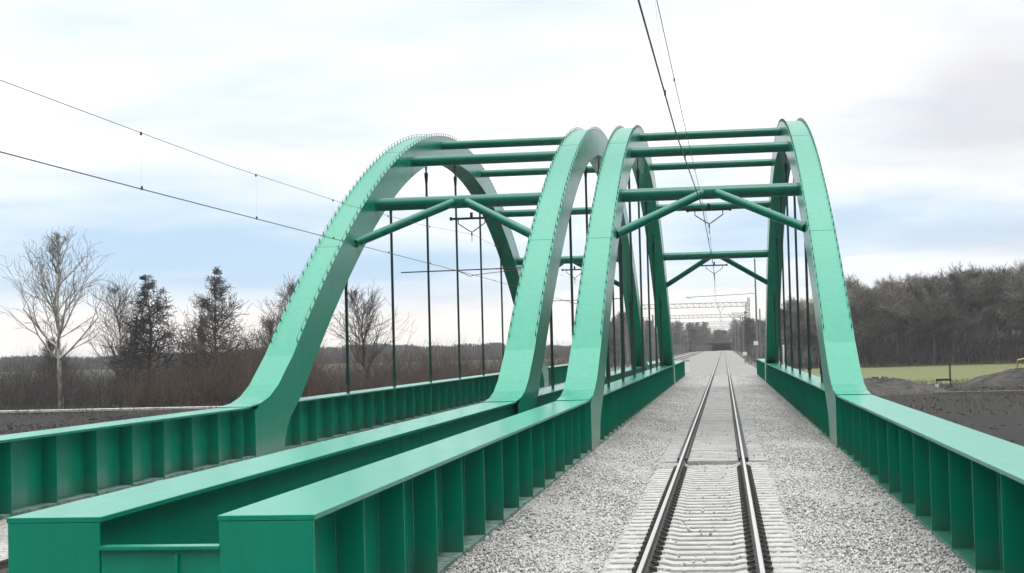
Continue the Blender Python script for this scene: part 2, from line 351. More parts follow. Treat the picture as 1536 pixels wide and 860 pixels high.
def stones():
    n = 150000
    y = 17+ (rng.random(n)**1.7)*132; x = rng.uniform(-3.6, 3.6, n)
    keep = ~((np.abs(x) < 1.36) & (((y > 41.2) & (rng.random(n) < .985)) | ((y <= 41.2) & (rng.random(n) < .975)))); keep &= ~((np.abs(np.abs(x)-.75) < .12))
    x, y = x[keep], y[keep]; n = len(x)
    base = np.array([[1, 0, 0], [-1, 0, 0], [0, 1, 0], [0, -1, 0], [0, 0, 1], [0, 0, -1.]])
    sz = rng.uniform(.014, .032, (n, 1, 1))*rng.uniform(.6, 1.35, (n, 1, 3)); V = base[None]*sz+rng.normal(0, .005, (n, 6, 3))
    t = rng.uniform(0, 6.28, n); c_, s_ = np.cos(t), np.sin(t); tl = rng.uniform(-.6, .6, n)
    vx = V[..., 0]*c_[:, None]-V[..., 1]*s_[:, None]; vy = V[..., 0]*s_[:, None]+V[..., 1]*c_[:, None]; vz = V[..., 2]+vx*np.tan(tl)[:, None]*.5
    z = np.array([hb(a) for a in x])+np.where((y > 41) & (np.abs(x) < 1.34), .055, 0)+rng.uniform(.002, .03, n)
    V = np.stack([vx+x[:, None], vy+y[:, None], vz+z[:, None]], -1).reshape(-1, 3)
    fb = np.array([[0, 2, 4], [2, 1, 4], [1, 3, 4], [3, 0, 4], [2, 0, 5], [1, 2, 5], [3, 1, 5], [0, 3, 5]])
    F = (fb[None]+(np.arange(n)*6)[:, None, None]).reshape(-1, 3)
    tag(raw_mesh('ballast_stones', V, F, STONE), 'loose pale grey crushed stones covering the ballast beside the rails', 'gravel', kind='stuff')
stones()

# ================================================================== BRIDGES
Y0, Y1, YC = 14.0, 150.0, 82.0
ZT = 1.35
def Ex(y): return 13.5-.0093*(y-YC)**2
def In(y): return 12.3-.0099*(y-YC)**2
FILL = [(43.4, 1.36), (44.5, 1.42), (45.4, 1.58), (46.3, 1.88), (47.1, 2.29)]
def top_line():
    yy = [48+i*(YC-48)/44 for i in range(45)]
    l = FILL+[(y, Ex(y)) for y in yy]
    return l+[(2*YC-y, z) for y, z in l[::-1][1:]]
def soffit_line():
    a = [(46.88, -.25), (46.95, .2), (47.3, .68), (47.9, 1.04), (48.75, 1.37)]
    yy = [49.6+i*(YC-49.6)/44 for i in range(45)]
    l = a+[(y, In(y)) for y in yy]
    return l+[(2*YC-y, z) for y, z in l[::-1][1:]]
TOP, SOF = top_line(), soffit_line()
def side_poly():     # quads between top and soffit for one flank
    return TOP, SOF
XI, XO = 3.30, 4.20
hanger_y = [YC+(i-3)*8.3 for i in range(7)]
def arc_pts(step):
    pts = []; acc = 0; prev = None; y = 48.7
    while y < 2*YC-48.7:
        sl = -2*.0093*(y-YC); pts.append((y, Ex(y), sl)); y += step/math.sqrt(1+sl*sl)
    return pts
def make_bridge():
    root = empty('railway_bridge', (0, Y0, 0))
    def P(mb, name, mats, parent=None, bevel=0):
        o = mb.build(name, mats, parent or root, (0, -Y0, 0) if parent is None else None, bevel); return o
    m = MB(); m.box(-4.3, 4.3, Y0+.1, Y1-.1, -.95, -.42); P(m, 'deck_slab', CONC)
    for sgn in (-1, 1):
        def bx(mb, xa, xb, *r, **k): mb.box(min(sgn*xa, sgn*xb), max(sgn*xa, sgn*xb), *r, **k)
        # girder: web set back .30 behind the inner flange edge, smooth outside
        wi = 3.617
        m = MB(); bx(m, wi+.003, wi+.043, Y0+.04, Y1-.04, -1.45, ZT-.05); bx(m, 3.98, 4.02, Y0+.04, Y1-.04, -1.45, ZT-.05)
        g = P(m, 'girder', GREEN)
        m = MB(); bx(m, XI, XO, Y0, 43.4, ZT-.05, ZT+.002); bx(m, XI, XO, 2*YC-43.4, Y1, ZT-.05, ZT+.002)
        bx(m, XI, XO, 47.5, 2*YC-47.5, ZT-.05, ZT-.004); P(m, 'top_flange', GREEN, g, .008)
        m = MB(); bx(m, XI+.02, XO-.02, Y0+.03, Y1-.03, -1.50, -1.452); P(m, 'bottom_flange', GREEN, g)
        m = MB(); bx(m, XI+.03, wi, Y0+.06, Y1-.06, -.35, -.035); P(m, 'ledge', DUSTG if sgn < 0 else GREEN, g)
        for ye in (Y0, Y1-.04):
            m = MB(); bx(m, XI+.012, XO-.012, ye+.003, ye+.037, -1.449, ZT-.052); P(m, 'end_plate', GREEN, g, .006)
        k = 0; y = Y0+2.05
        st = None
        while y < Y1-1:
            if not (43.6 < y < 47.2 or 2*YC-47.2 < y < 2*YC-43.6):
                if st is None:
                    m = MB(); hw = (wi-XI-.021)/2; m.box(-hw, hw, -.007, .007, -1.44, ZT-.053)
                    st = m.build('stiffener', GREEN, g); c_ = st
                else:
                    c_ = st.copy(); COL.objects.link(c_); c_.parent = g
                c_.location = (sgn*(wi-hw), y, 0)
            y += 2.05
        # arch: box section with flank plates, top plate and soffit plate
        m = MB(); n = min(len(TOP), len(SOF))
        for xa in (XI+.03, XO-.03):
            T, Sf = TOP, SOF
            # flank outline, filled as quads by matching both curves
            vs_ = []; N_ = 110
            def samp(l, t):
                q = t*(len(l)-1); i = min(int(q), len(l)-2); r = q-i; return (l[i][0]*(1-r)+l[i+1][0]*r, l[i][1]*(1-r)+l[i+1][1]*r)
            x0, x1 = sorted((sgn*xa, sgn*(xa+(.025 if xa > 3.7 else -.025))))
            T2 = [(43.95, -.25), (43.95, 1.33)]+[p for p in TOP if 44 < p[0] < 2*YC-44]+[(2*YC-43.95, 1.33), (2*YC-43.95, -.25)]
            T2 = [(y_, z_-.012) for y_, z_ in T2]
            # resample evenly by index so both have N_ samples
            A = [samp(T2, i/(N_-1)) for i in range(N_)]; B = [samp(SOF, i/(N_-1)) for i in range(N_)]
            for xx in (x0, x1):
                m.add([(xx, *p) for p in A]+[(xx, *p) for p in B], [(i, i+1, N_+i+1, N_+i) for i in range(N_-1)])
            for Ln in (A, B):
                m.add([(x0, *p) for p in Ln]+[(x1, *p) for p in Ln], [(i, i+1, N_+i+1, N_+i) for i in range(N_-1)])
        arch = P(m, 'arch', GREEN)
        xs_ = sorted((sgn*XI, sgn*XO))
        m = MB(); m.strip_x([(y_, z_+.01) for y_, z_ in TOP], xs_[0], xs_[1], .045); tp = P(m, 'top_plate', GREEN, arch)
        m = MB(); m.strip_x([p for p in SOF][4:-4], xs_[0]+.02, xs_[1]-.02, -.03); P(m, 'soffit_plate', GREEN, arch)
        for ye in (43.93, 2*YC-43.93-.03):
            m = MB(); xx = sorted((sgn*(XI+.004), sgn*(wi-.001))); m.box(xx[0], xx[1], ye, ye+.03, -.2, ZT-.055); P(m, 'foot_diaphragm', GREEN, arch)
        for (ya, za, yb, zb) in ((44.0, .28, 46.9, .30), (47.2, 2.22, 50.0, 2.24)):
            for mir in (0, 1):
                a_, b_ = (2*YC-yb, 2*YC-ya) if mir else (ya, yb)
                m = MB(); xx = sorted((sgn*(XI+.0), sgn*(XI+.012))); m.box(xx[0], xx[1], a_, b_, za-.012, zb+.012); P(m, 'weld_seam', GREEN, arch)
        for q in (54.6, 66.5, 2*YC-66.5, 2*YC-54.6):
            l = [(q-.012, Ex(q-.012)+.016), (q+.012, Ex(q+.012)+.016)]; m = MB(); m.strip_x(l, xs_[0]+.004, xs_[1]-.004, .02); P(m, 'weld_seam', GREEN, arch)
        # studs that carry the safety line along both edges of the top plate
        pts = arc_pts(.66); spots = []
        for ex in (XI+.035, XO-.035):
            for (y_, z_, sl) in pts: spots.append((sgn*ex, y_, z_, sl))
        spots.sort(key=lambda q: q[1])
        sm_ = MB(); sm_.tube([(0, 0, 0), (0, 0, .13)], .013, 5); sm_.box(-.02, .02, -.03, .03, 0, .025); s0 = None; rest = MB()
        for i, (x_, y_, z_, sl) in enumerate(spots):
            ang = math.atan(sl); nrm = Vector((0, -math.sin(ang), math.cos(ang))); b0 = Vector((x_, y_, z_+.008))
            if i < 100:
                if s0 is None: s0 = sm_.build('safety_stud', STUDM, arch); o = s0
                else: o = s0.copy(); COL.objects.link(o); o.parent = arch
                o.location = b0; o.rotation_euler = (ang, 0, 0)
            else: rest.tube([b0, b0+nrm*.13], .012, 4)
        rr = P(rest, 'safety_studs', STUDM, arch); rr['kind'] = 'stuff'
        for ex in (XI+.035, XO-.035):
            m = MB(); m.tube([(sgn*ex, y_-math.sin(math.atan(sl))*.13, z_+.008+.13*math.cos(math.atan(sl))) for y_, z_, sl in pts[::3]], .007, 4); P(m, 'safety_line', STUDM, arch)
        # hangers
        for y_ in hanger_y:
            zt = In(y_); m = MB(); m.tube([(0, 0, ZT), (0, 0, zt-.6)], .055, 10)
            h = m.build('hanger', HANG, root, (sgn*3.75, y_-Y0, 0))
            m = MB(); m.tube([(0, 0, zt-.95), (0, 0, zt-.6), (0, 0, zt-.45)], [.06, .09, .09], 10); m.prism_x([(-.09, zt-.5), (.09, zt-.5), (.28, zt+.02), (-.28, zt+.02)], -.02, .02); m.build('hanger_head', HANG, h)
            m = MB(); m.tube([(0, 0, ZT+.3), (0, 0, ZT+.42), (0, 0, ZT+.95)], [.085, .085, .06], 10); m.prism_x([(-.09, ZT+.42), (.09, ZT+.42), (.2, ZT-.01), (-.2, ZT-.01)], -.02, .02); m.build('hanger_foot', HANG, h)
    for i, (yb, r) in enumerate(((60.6, .25), (68.0, .22), (75.6, .20), (88.4, .20), (96.0, .22), (103.4, .25))):
        z = (Ex(yb)+In(yb))/2+(.15 if i in (2, 3) else 0)
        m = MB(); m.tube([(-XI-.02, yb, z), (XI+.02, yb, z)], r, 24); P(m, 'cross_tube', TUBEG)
        if i in (0, 5):
            q = -1 if i == 0 else 1
            for sg in (-1, 1):
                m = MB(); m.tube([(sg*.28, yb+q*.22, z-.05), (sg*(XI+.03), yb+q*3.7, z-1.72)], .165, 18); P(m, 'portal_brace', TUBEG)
    return root
bridge = make_bridge()
tag(bridge, 'green steel arch railway bridge that the grey ballasted track runs straight through', 'bridge', 'twin green arch bridges')
b2 = copy_tree(bridge); b2.location = (-9.5, Y0, 0)
BX = -9.5
b2['label'] = 'green steel arch railway bridge standing to the left of the one the track enters'
# cover plate between the two girder ends
m = MB(); m.box(-5.30, -4.19, 14.02, 14.06, -1.2, 1.05); r_ = empty('gap_panel', (0, 0, 0)); m.build('panel_plate', GREEN, r_)
m = MB(); m.box(-5.31, -4.18, 13.98, 14.16, 1.052, 1.08); m.build('top_rail', GREEN, r_)
m = MB(); m.box(-4.60, -4.57, 13.97, 14.015, -1.0, 1.0); m.build('post', GREEN, r_)
tag(r_, 'low green panel with a pale top edge closing the gap between the two girder ends', 'panel')

# ================================================================== TRACKS
def track(cx, label, detail=True):
    root = empty('railway_track', (cx, 0, 0)); tag(root, label, 'railway track')
    prof = [(-.07, -.17), (-.07, -.158), (-.015, -.13), (-.012, -.045), (-.036, -.032), (-.036, -.008), (-.028, 0), (.028, 0), (.036, -.008), (.036, -.032), (.012, -.045), (.015, -.13), (.07, -.158), (.07, -.17)]
    for s_ in (-1, 1):
        m = MB(); n = len(prof); ys = [-20, 1300]
        vs_ = [(x+s_*.753, y, z) for y in ys for x, z in prof]
        for i in range(n):
            m.add([vs_[i], vs_[(i+1) % n], vs_[n+(i+1) % n], vs_[n+i]], [(0, 1, 2, 3)], 1 if i == 6 else 0)
        m.build('rail', [RAILSIDE, RAILTOP], root)
    def sleeper_mb():
        m = MB(); sec = [(-.15, -.40), (-.125, -.215), (-.095, -.2), (.095, -.2), (.125, -.215), (.15, -.40)]
        xs = [-1.3, -1.27, -.55, -.4, .4, .55, 1.27, 1.3]; vs_ = []
        for x in xs:
            k = .82 if abs(x) < .45 else 1; dz_ = -.03 if abs(x) < .45 else (-.02 if abs(x) > 1.28 else 0)
            vs_ += [(x, y*k, z+(dz_ if z > -.3 else 0)+.02) for y, z in sec]
        n = len(sec); m.add(vs_, [(i*n+k, i*n+(k+1) % n, (i+1)*n+(k+1) % n, (i+1)*n+k) for i in range(len(xs)-1) for k in range(n)]+[tuple(range(n)), tuple(range((len(xs)-1)*n, len(xs)*n))])
        return m
    def clip_mb(q):
        m = MB(); m.box(-.05, .05, -.06, .06, -.18, -.135); m.tube([(-.03*q, 0, -.14), (-.01*q, 0, -.095)], .024, 6)
        m.tube([(.04*q, -.05, -.14), (-.05*q, -.045, -.115), (-.05*q, .045, -.115), (.04*q, .05, -.14)], .014, 5); return m
    ys = [10+.56*i for i in range(52)] if detail else []
    s0 = c0 = None
    for i, y in enumerate([v for v in ys if v < 41.0]):
        if s0 is None: s0 = sleeper_mb().build('sleeper', SLEEP, root, (0, y, 0)); c0 = [clip_mb(q).build('rail_clip', CLIP, s0, (t_*.753+q*.115, 0, 0)) for t_ in (-1, 1) for q in (-1, 1)]
        else:
            a = s0.copy(); COL.objects.link(a); a.parent = root; a.location = (0, y, 0); a.rotation_euler = (0, 0, random.uniform(-.006, .006))
            for cc in c0:
                b = cc.copy(); COL.objects.link(b); b.parent = a
    return root
tr = track(0, 'straight railway track with shiny worn rail tops running through the nearer bridge')
track(-9.05, 'second railway track running through the left bridge behind its girders', False)
# beyond the joint: flat panels between and beside the rails, on the bridge deck
rpn = empty('deck_panels', (0, 41, 0)); tag(rpn, 'flat pale grey concrete panels between and beside the rails on the bridge', 'track panels')
first = {}
for k in range(28):
    for nm, xa, xb, zt in (('centre_panel', -.64, .64, -.165), ('side_panel', .90, 1.34, -.18), ('side_panel', -1.34, -.90, -.18),
            ('rubber_strip', .645, .708, -.09), ('rubber_strip', .80, .895, -.09), ('rubber_strip', -.708, -.645, -.09), ('rubber_strip', -.895, -.80, -.09)):
        key = (nm, xa)
        if key not in first:
            m = MB(); m.box(xa, xb, .02, 3.94, -.3, zt)
            if nm[0] != 'r':
                for q in range(7): m.box(xa+.01, xb-.01, .06+q*.56, .36+q*.56, zt-.004, zt+.012)
            first[key] = m.build(nm, CLIP if nm[0] == 'r' else SLAB, rpn, bevel=.01); o = first[key]
        else: o = first[key].copy(); COL.objects.link(o); o.parent = rpn
        o.location = (0, k*3.96, random.uniform(-.006, .006))

# ================================================================== OVERHEAD WIRES
def wire(name, pts, r, label, drops=None):
    e = MB(); e.tube(pts, r, 5); o = e.build(name, WIREM)
    tag(o, label, 'wire', 'overhead line wires'); return o
def interp(pts, y):
    for a, b in zip(pts, pts[1:]):
        if a[1] <= y <= b[1]:
            t = (y-a[1])/(b[1]-a[1]); return tuple(a[i]*(1-t)+b[i]*t for i in range(3))
def catenary(cx, cont, mess, where):
    c = wire('contact_wire', cont, .0095, 'thicker lower overhead contact wire above '+where)
    e = wire('messenger_wire', mess, .0055, 'thin sagging upper messenger wire above '+where)
    for y in list(np.arange(5.6, 56, 6.5))+list(np.arange(66, 100, 7)):
        a, b = interp(cont, y), interp(mess, y); m = MB(); m.tube([a, b], .0009, 4, cap=False)
        for q, d in ((a, 1), (b, -1)): m.box(q[0]-.012, q[0]+.012, q[1]-.02, q[1]+.02, q[2]-.012 if d == 1 else q[2]-.04, q[2]+.05 if d == 1 else q[2]+.012); 
        m.build('dropper', WIREM, e)
sag = lambda a, b, s_, n=12: [tuple((a[i]*(1-t)+b[i]*t)-(4*s_*t*(1-t) if i == 2 else 0) for i in range(3)) for t in [k/n for k in range(n+1)]]
CR = [(-.34, -30, 5.7), (-.26, 13.4, 5.7), (-.2, 22, 5.7), (0, 34, 5.68), (.07, 60.6, 5.66), (-.1, 104, 5.7), (.1, 150, 5.7), (-.1, 240, 5.75), (0, 700, 5.8)]
MR = sag((-.6, -24, 7.9), (-.05, 60.6, 7.2), .55)+sag((-.05, 60.6, 7.2), (-.1, 103.4, 7.2), .18, 6)[1:]+sag((-.1, 103.4, 7.2), (0, 170, 7.4), .4, 6)[1:]+sag((0, 170, 7.4), (0, 240, 7.6), .5, 6)[1:]+[(0, 700, 7.6)]
catenary(0, CR, MR, 'the track through the nearer bridge')
CLs = [(-9.1, -30, 5.53), (-9.0, 25, 5.55), (-9.0, 60, 5.65), (-9.1, 104, 5.65), (-9, 240, 5.7), (-9, 700, 5.7)]
ML = [(-9, -30, 8.4), (-9, -12, 7.35), (-9, 5, 6.7), (-9, 20, 6.50), (-9, 30, 6.46), (-9, 40, 6.56), (-9, 50, 6.80), (-9, 60.3, 7.2)]+sag((-9, 60.3, 7.2), (-9, 103.4, 7.2), .18, 6)[1:]+sag((-9, 103.4, 7.2), (-9, 240, 7.6), .8, 8)[1:]+[(-9, 700, 7.6)]
catenary(-9, CLs, ML, 'the left bridge')
def support(x, y, zt, zm, where, arm=None):
    r = empty('wire_support', (x, y, zt)); tag(r, 'dark crossbar and v hanger under the '+where, 'wire support', 'wire supports under the portals')
    m = MB(); m.box(-.82, .82, -.04, .04, -.05, .03); m.tube([(-.80, 0, -.07), (-.80, 0, .06)], .05, 8); m.tube([(.80, 0, -.07), (.80, 0, .06)], .05, 8); m.box(-.05, .05, -.03, .03, .03, .22); m.build('crossbar', DARKM, r)
    for s_ in (-1, 1):
        m = MB(); m.tube([(s_*.52, 0, -.05), (s_*.52, 0, -.2), (s_*.05, 0, zm-zt+.14)], .022, 6); m.build('v_strut', DARKM, r)
    m = MB(); m.tube([(0, 0, zm-zt+.16), (0, 0, zm-zt-.02)], .03, 6); m.tube([(0, 0, zm-zt+.02), (0, 0, zm-zt-.25)], .012, 5); m.build('clamp', DARKM, r)
    if arm:
        m = MB(); m.tube([(arm[0]-x, 0, 5.85-zt), (arm[1]-x, 0, 5.9-zt)], .025, 6); m.tube([(-.6, 0, 5.86-zt), (-.1, 0, 5.62-zt), (.05, 0, 5.67-zt)], .015, 5); m.tube([(arm[1]-x, 0, 5.9-zt), (-.1+.9, 0, 5.74-zt), (0, 0, 5.66-zt)], .013, 5)
        m.build('steady_arm', DARKM, r)
support(-.05, 60.6, 7.86, 7.2, 'near portal of the right bridge')
support(-.1, 103.4, 7.86, 7.2, 'far portal of the right bridge')
support(-9.1, 60.6, 7.86, 7.2, 'near portal of the left bridge', (-11.9, -6.15+.0))
support(-9.1, 103.4, 7.86, 7.2, 'far portal of the left bridge', (-11.9, -6.1))

# ================================================================== BEYOND THE BRIDGE: masts, gantries, bridge over the line
def mast(x, y, h, side, label, group='catenary masts along the line', lattice=False, arm=True):
    r = empty('catenary_mast', (x, y, -.5)); tag(r, label, 'mast', group)
    m = MB()
    if lattice:
        for a in (-.2, .2):
            for b in (-.2, .2): m.tube([(a, b, 0), (a*.6, b*.6, h)], .04, 4)
        n = int(h/.7)
        for i in range(n):
            z0, z1 = i*h/n, (i+1)*h/n; s_ = -1 if i % 2 else 1; w0 = .2-.08*z0/h
            m.tube([(-s_*w0, -.15, z0), (s_*w0, -.15, z1)], .022, 4); m.tube([(-s_*w0, .15, z1), (s_*w0, .15, z0)], .022, 4)
    else: m.tube([(0, 0, 0), (0, 0, h)], [.16, .10], 8)
    m.build('pole', MASTD if lattice else MAST, r)
    m = MB(); m.box(-.4, .4, -.4, .4, -.3, .25); m.build('footing', CONC, r)
    if arm:
        m = MB(); s_ = side
        m.tube([(0, 0, 7.9), (s_*2.6, 0, 7.95)], .035, 6); m.tube([(0, 0, 6.5), (s_*2.6, 0, 7.9)], .035, 6); m.tube([(s_*.9, 0, 6.95), (s_*3.0, 0, 6.35)], .025, 6)
        m.build('cantilever', MAST, r)
        m = MB()
        for z in (7.92, 6.55): m.tube([(s_*.25, 0, z+(.05 if z < 7 else 0)), (s_*.6, 0, z+(.2 if z < 7 else .02))], .08, 8)
        m.build('insulator', PORC, r)
    return r
mast(5.15, 235, 15.6, -1, 'tallest grey pole at the right of the track beyond the bridge', arm=False)
mast(4.2, 242, 10.2, -1, 'dark lattice mast right of the track holding the near gantry end', lattice=True)
def gantry(y, x0, x1, z, label):
    r = empty('gantry', (0, y, 0)); tag(r, label, 'gantry', 'gantries spanning the tracks')
    for zz, nm in ((z, 'chord'), (z-.62, 'chord')):
        m = MB(); m.tube([(x0, 0, zz), (x1, 0, zz)], .05, 5); m.build(nm, MAST, r)
    m = MB(); n = int((x1-x0)/.9)
    for i in range(n):
        a = x0+(x1-x0)*i/n; b = x0+(x1-x0)*(i+1)/n; m.tube([(a, 0, z-.62), (a, 0, z)], .03, 4); m.tube([(a, 0, z-.62), (b, 0, z)], .022, 4)
    m.build('lattice', MAST, r)
    for xx in (x0, ) : 
        m = MB(); m.tube([(xx, 0, -.6), (xx, 0, z+.3)], .15, 8); m.build('leg', MAST, r)
    m = MB()
    for xx in (-9, 0): m.tube([(xx-.5, 0, z-.62), (xx, 0, z-1.5), (xx+.5, 0, z-.62)], .03, 5)
    m.build('wire_hanger', DARKM, r)
    return r
gantry(240, -14, 4.2, 8.95, 'nearest pale lattice gantry spanning both tracks beyond the bridge')
gantry(330, -14, 4.4, 8.9, 'second lattice gantry farther along, behind the nearest one')
gantry(430, -14, 4.6, 8.8, 'third lattice gantry far along the line')
gantry(540, -14, 4.6, 8.8, 'fourth and farthest lattice gantry along the line')
mast(6.4, 268, 9.0, -1, 'short pale mast standing right of the tallest pole', arm=False)
mast(3.9, 262, 8.6, -1, 'lattice mast with arm just behind the near gantry mast', lattice=True)
m = MB(); m.tube([(-5.1, 242, 9.95), (5.1, 242, 10.25)], .05, 5); m.tube([(-5.1, 242, 9.95), (-4.2, 242, 9.7)], .03, 4); tag(m.build('feeder_bar', MAST), 'thin bar above the gantry reaching left from the tall pole', 'bar')
ORD = ['nearest', 'second nearest', 'third', 'fourth', 'fifth', 'sixth', 'second farthest', 'farthest']
for i, y in enumerate((285, 345, 400, 460, 520, 590, 660)):
    mast(4.4+.1*(i % 3), y, 10.5-(i % 2)*1.5, -1, ORD[i]+' catenary mast beyond the bridge in the row right of the track', 'right row of far masts', lattice=i % 2 == 0)
for i, y in enumerate((262, 300, 350, 400, 460, 520, 590, 660)):
    mast(-14.2-.2*(i % 2), y, 8.6, 1, ORD[i]+' pale catenary mast beyond the bridge in the row left of the tracks', 'left row of far masts')
# road bridge crossing over the line
r = empty('road_overpass', (0, 760, 0)); tag(r, 'small dark road overpass closing the view at the end of the track', 'overpass')
DCON = material('dark_concrete', (.06, .06, .06), .9, col2=(.09, .09, .088), vscale=.8)
for xa, xb in ((-9, -5.2), (3.6, 7.4)):
    m = MB(); m.box(xa, xb, 0, 8, -3, 2.6); m.build('abutment', DCON, r)
m = MB(); m.box(-9, 7.4, 0, 8, 2.6, 3.4); m.build('span', material('overpass_dark', (.03, .03, .032), .8), r)
m = MB(); m.box(-5.2, 3.6, 7.5, 8, -1, 2.6); m.build('opening_shade', material('overpass_shade', (.04, .04, .045), .9), r)  # dark sheet across the opening, painting in the shade under the span
m = MB(); m.tube([(-9, .2, 4.3), (7.4, .2, 4.3)], .05, 5)
for k in range(9): m.tube([(-9+k*2.05, .2, 3.4), (-9+k*2.05, .2, 4.3)], .04, 4)
m.build('railing', MAST, r)
# trackside bits
r = empty('equipment_box', (-5.1, 178, -.42)); tag(r, 'low white trackside cabinet just past the left end of the nearer bridge', 'cabinet')
m = MB(); m.box(-1.6, 1.6, -.4, .4, .1, 1.5); m.build('housing', WHITE, r, bevel=.03); m = MB(); m.box(-1.7, 1.7, -.45, .45, 1.505, 1.6); m.build('lid', CONC, r)
m = MB(); m.box(-.02, .02, -.43, -.402, .2, 1.4); m.box(-.82, -.78, -.43, -.402, .2, 1.4); m.build('door_seam', DARKM, r); m = MB(); m.box(-1.5, 1.5, -.35, .35, -.2, .098); m.build('plinth', CONC, r)
for i, x in enumerate((4.75, 5.08)):
    r = empty('white_post', (x, 130, -2.9)); tag(r, ('left', 'right')[i]+' one of two white marker posts standing behind the right girder', 'post', 'pair of white posts')
    m = MB(); m.tube([(0, 0, 0), (0, 0, 5.45)], .075, 10); m.build('shaft', WHITE, r); m = MB(); m.tube([(0, 0, 5.45), (0, 0, 5.5)], [.085, .05], 10); m.build('cap', WHITE, r)
# white plates on posts beyond the bridge, right
def dwarf(x, y, z, lab):
    r = empty('signal_post', (x, y, -.45)); tag(r, lab, 'signal', 'small signals beyond the bridge')
    m = MB(); m.tube([(0, 0, 0), (0, 0, z-.3)], .06, 8); m.build('post', MAST, r)
    m = MB(); m.box(-.32, .32, -.02, .02, z-.3, z+.25); m.build('plate', WHITE, r, bevel=.02)
dwarf(4.9, 232, 3.3, 'small white plate on a post beside the tallest pole'); dwarf(3.5, 250, 1.7, 'lower white plate on a short post right of the track')
# shrubs and a dark rubble strip right of the far bridge end
def clump(x, y): return .74+.16*math.sin(x*.23+y*.11)+.12*math.sin(x*.61-y*.3+2)+.10*math.sin(x*1.3+y*.9)
def tuft_mass(name, n, fx, mat, label, cat, hmin, hmax, tw=.02, seg=3):
    A = []; B = []; R0 = []; R1 = []
    for _ in range(n):
        x, y, z = fx(); h = (hmin+(hmax-hmin)*random.random()**.6)*clump(x, y)*1.08; p = np.array([x, y, z]); d = np.array([random.gauss(0, .35), random.gauss(0, .35), 1.0])
        r = tw*random.uniform(.7, 1.5)
        for s_ in range(seg):
            q = p+d/np.linalg.norm(d)*h/seg; A.append(p); B.append(q); R0.append(r); R1.append(r*.6); r *= .6
            if s_ < seg-1:
                for _k in range(2):
                    dd = d+np.array([random.gauss(0, .6), random.gauss(0, .6), random.gauss(0, .3)]); q2 = q+dd/np.linalg.norm(dd)*h/seg*.9; A.append(q); B.append(q2); R0.append(r*.8); R1.append(r*.4)
            d = d+np.array([random.gauss(0, .3), random.gauss(0, .3), 0]); p = q
    V, F = sticks(A, B, np.array(R0), np.array(R1))
    o = raw_mesh(name, V, F, mat); return tag(o, label, cat, kind='stuff')
tuft_mass('trackside_brush', 900, lambda: (random.uniform(5.2, 9), random.uniform(175, 300), -.6-random.random()*.8), BRUSHG, 'low dark brush along the right side of the line beyond the bridge', 'brush', .6, 2.2, .03)

# ================================================================== TREES
def tree_data(h, seed, style):
    """returns trunk and twig segments (A,B,ra,rb)"""
    R = random.Random(seed); trunk = []; tw = []
    def grow(p, d, L_, r, lvl, tgt):
        n = 4 if lvl < 3 else 2; seg = L_/n
        for i in range(n):
            jit = .10+.05*lvl; d = (d+Vector((R.gauss(0, jit), R.gauss(0, jit), R.gauss(0, jit*.5)+(style['up']*.12 if lvl else .05)))).normalized()
            q = p+d*seg; r2 = r*(1-.55/n) if lvl else r*(1-.8/n)
            tgt.append((p, q, r, r2)); p, r = q, r2
            if lvl < style['lv']:
                for _ in range(style['br'][lvl]):
                    if lvl == 0: continue
                    ax = Vector((R.gauss(0, 1), R.gauss(0, 1), R.gauss(0, .5))); ax = (ax-ax.dot(d)*d).normalized(); a = R.uniform(*style['ang'])
                    grow(p, (d*math.cos(a)+ax*math.sin(a)).normalized(), L_*R.uniform(.42, .7), r*R.uniform(.5, .7), lvl+1, tw)
    # main stem
    n = 14; p = Vector((0, 0, 0)); d = Vector((0, 0, 1)); r = style['r']
    for i in range(n):
        t = (i+1)/n; d = (d+Vector((R.gauss(0, style.get('wob', .05)), R.gauss(0, style.get('wob', .05)), .15))).normalized(); q = p+d*h/n; r2 = style['r']*(1-.93*t); trunk.append((p, q, r, r2)); p, r = q, max(r2, .02)
        if t >= style['base']:
            for _ in range(style['limbs']):
                az_ = R.uniform(0, 6.28); tt = (t-style['base'])/(1-style['base'])
                ln = h*style['shape'](tt)*R.uniform(.75, 1.1); el_ = style['elev'](tt)+R.gauss(0, .12)
                grow(p, Vector((math.cos(az_)*math.cos(el_), math.sin(az_)*math.cos(el_), math.sin(el_))), ln, r*R.uniform(.35, .6)+.02, 1, tw if ln < h*.2 else trunk)
    return trunk, tw
def seg_mesh(name, segs, mat, parent, n, rmin=.012, thick=1.0):
    A = np.array([tuple(s_[0]) for s_ in segs]); B = np.array([tuple(s_[1]) for s_ in segs]); a = np.maximum(np.array([s_[2] for s_ in segs])*thick, rmin); b = np.maximum(np.array([s_[3] for s_ in segs])*thick, rmin)
    V, F = sticks(A, B, a, b, n); return raw_mesh(name, V, F, mat, parent)
def tree(name, loc, h, seed, style, mt, mtw, label, group=None, rmin=.014, cat='tree'):
    t, tw = tree_data(h, seed, style); r = empty(name, loc); seg_mesh('trunk', t, mt, r, 6, rmin); seg_mesh('crown', tw, mtw, r, 3, rmin); tag(r, label, cat, group); return r
birch = dict(r=.34, base=.28, limbs=3, lv=4, br=[0, 1, 1, 1, 0], ang=(.35, .8), up=.9, shape=lambda t: .36*(1-t)**.8+.03, elev=lambda t: .62+.5*t, wob=.04)
PALETW = bark('pale_twigs', (.17, .16, .148), (.24, .225, .21))
alder = dict(r=.24, base=.18, limbs=4, lv=4, br=[0, 2, 1, 1, 0], ang=(.5, 1.2), up=.35, shape=lambda t: .27*(1-t)+.045, elev=lambda t: .25+.5*t, wob=.03)
bushy = dict(r=.14, base=.12, limbs=3, lv=3, br=[0, 2, 1, 1], ang=(.35, .8), up=.8, shape=lambda t: .35*(1-t)**.6+.06, elev=lambda t: .75+.3*t, wob=.09)
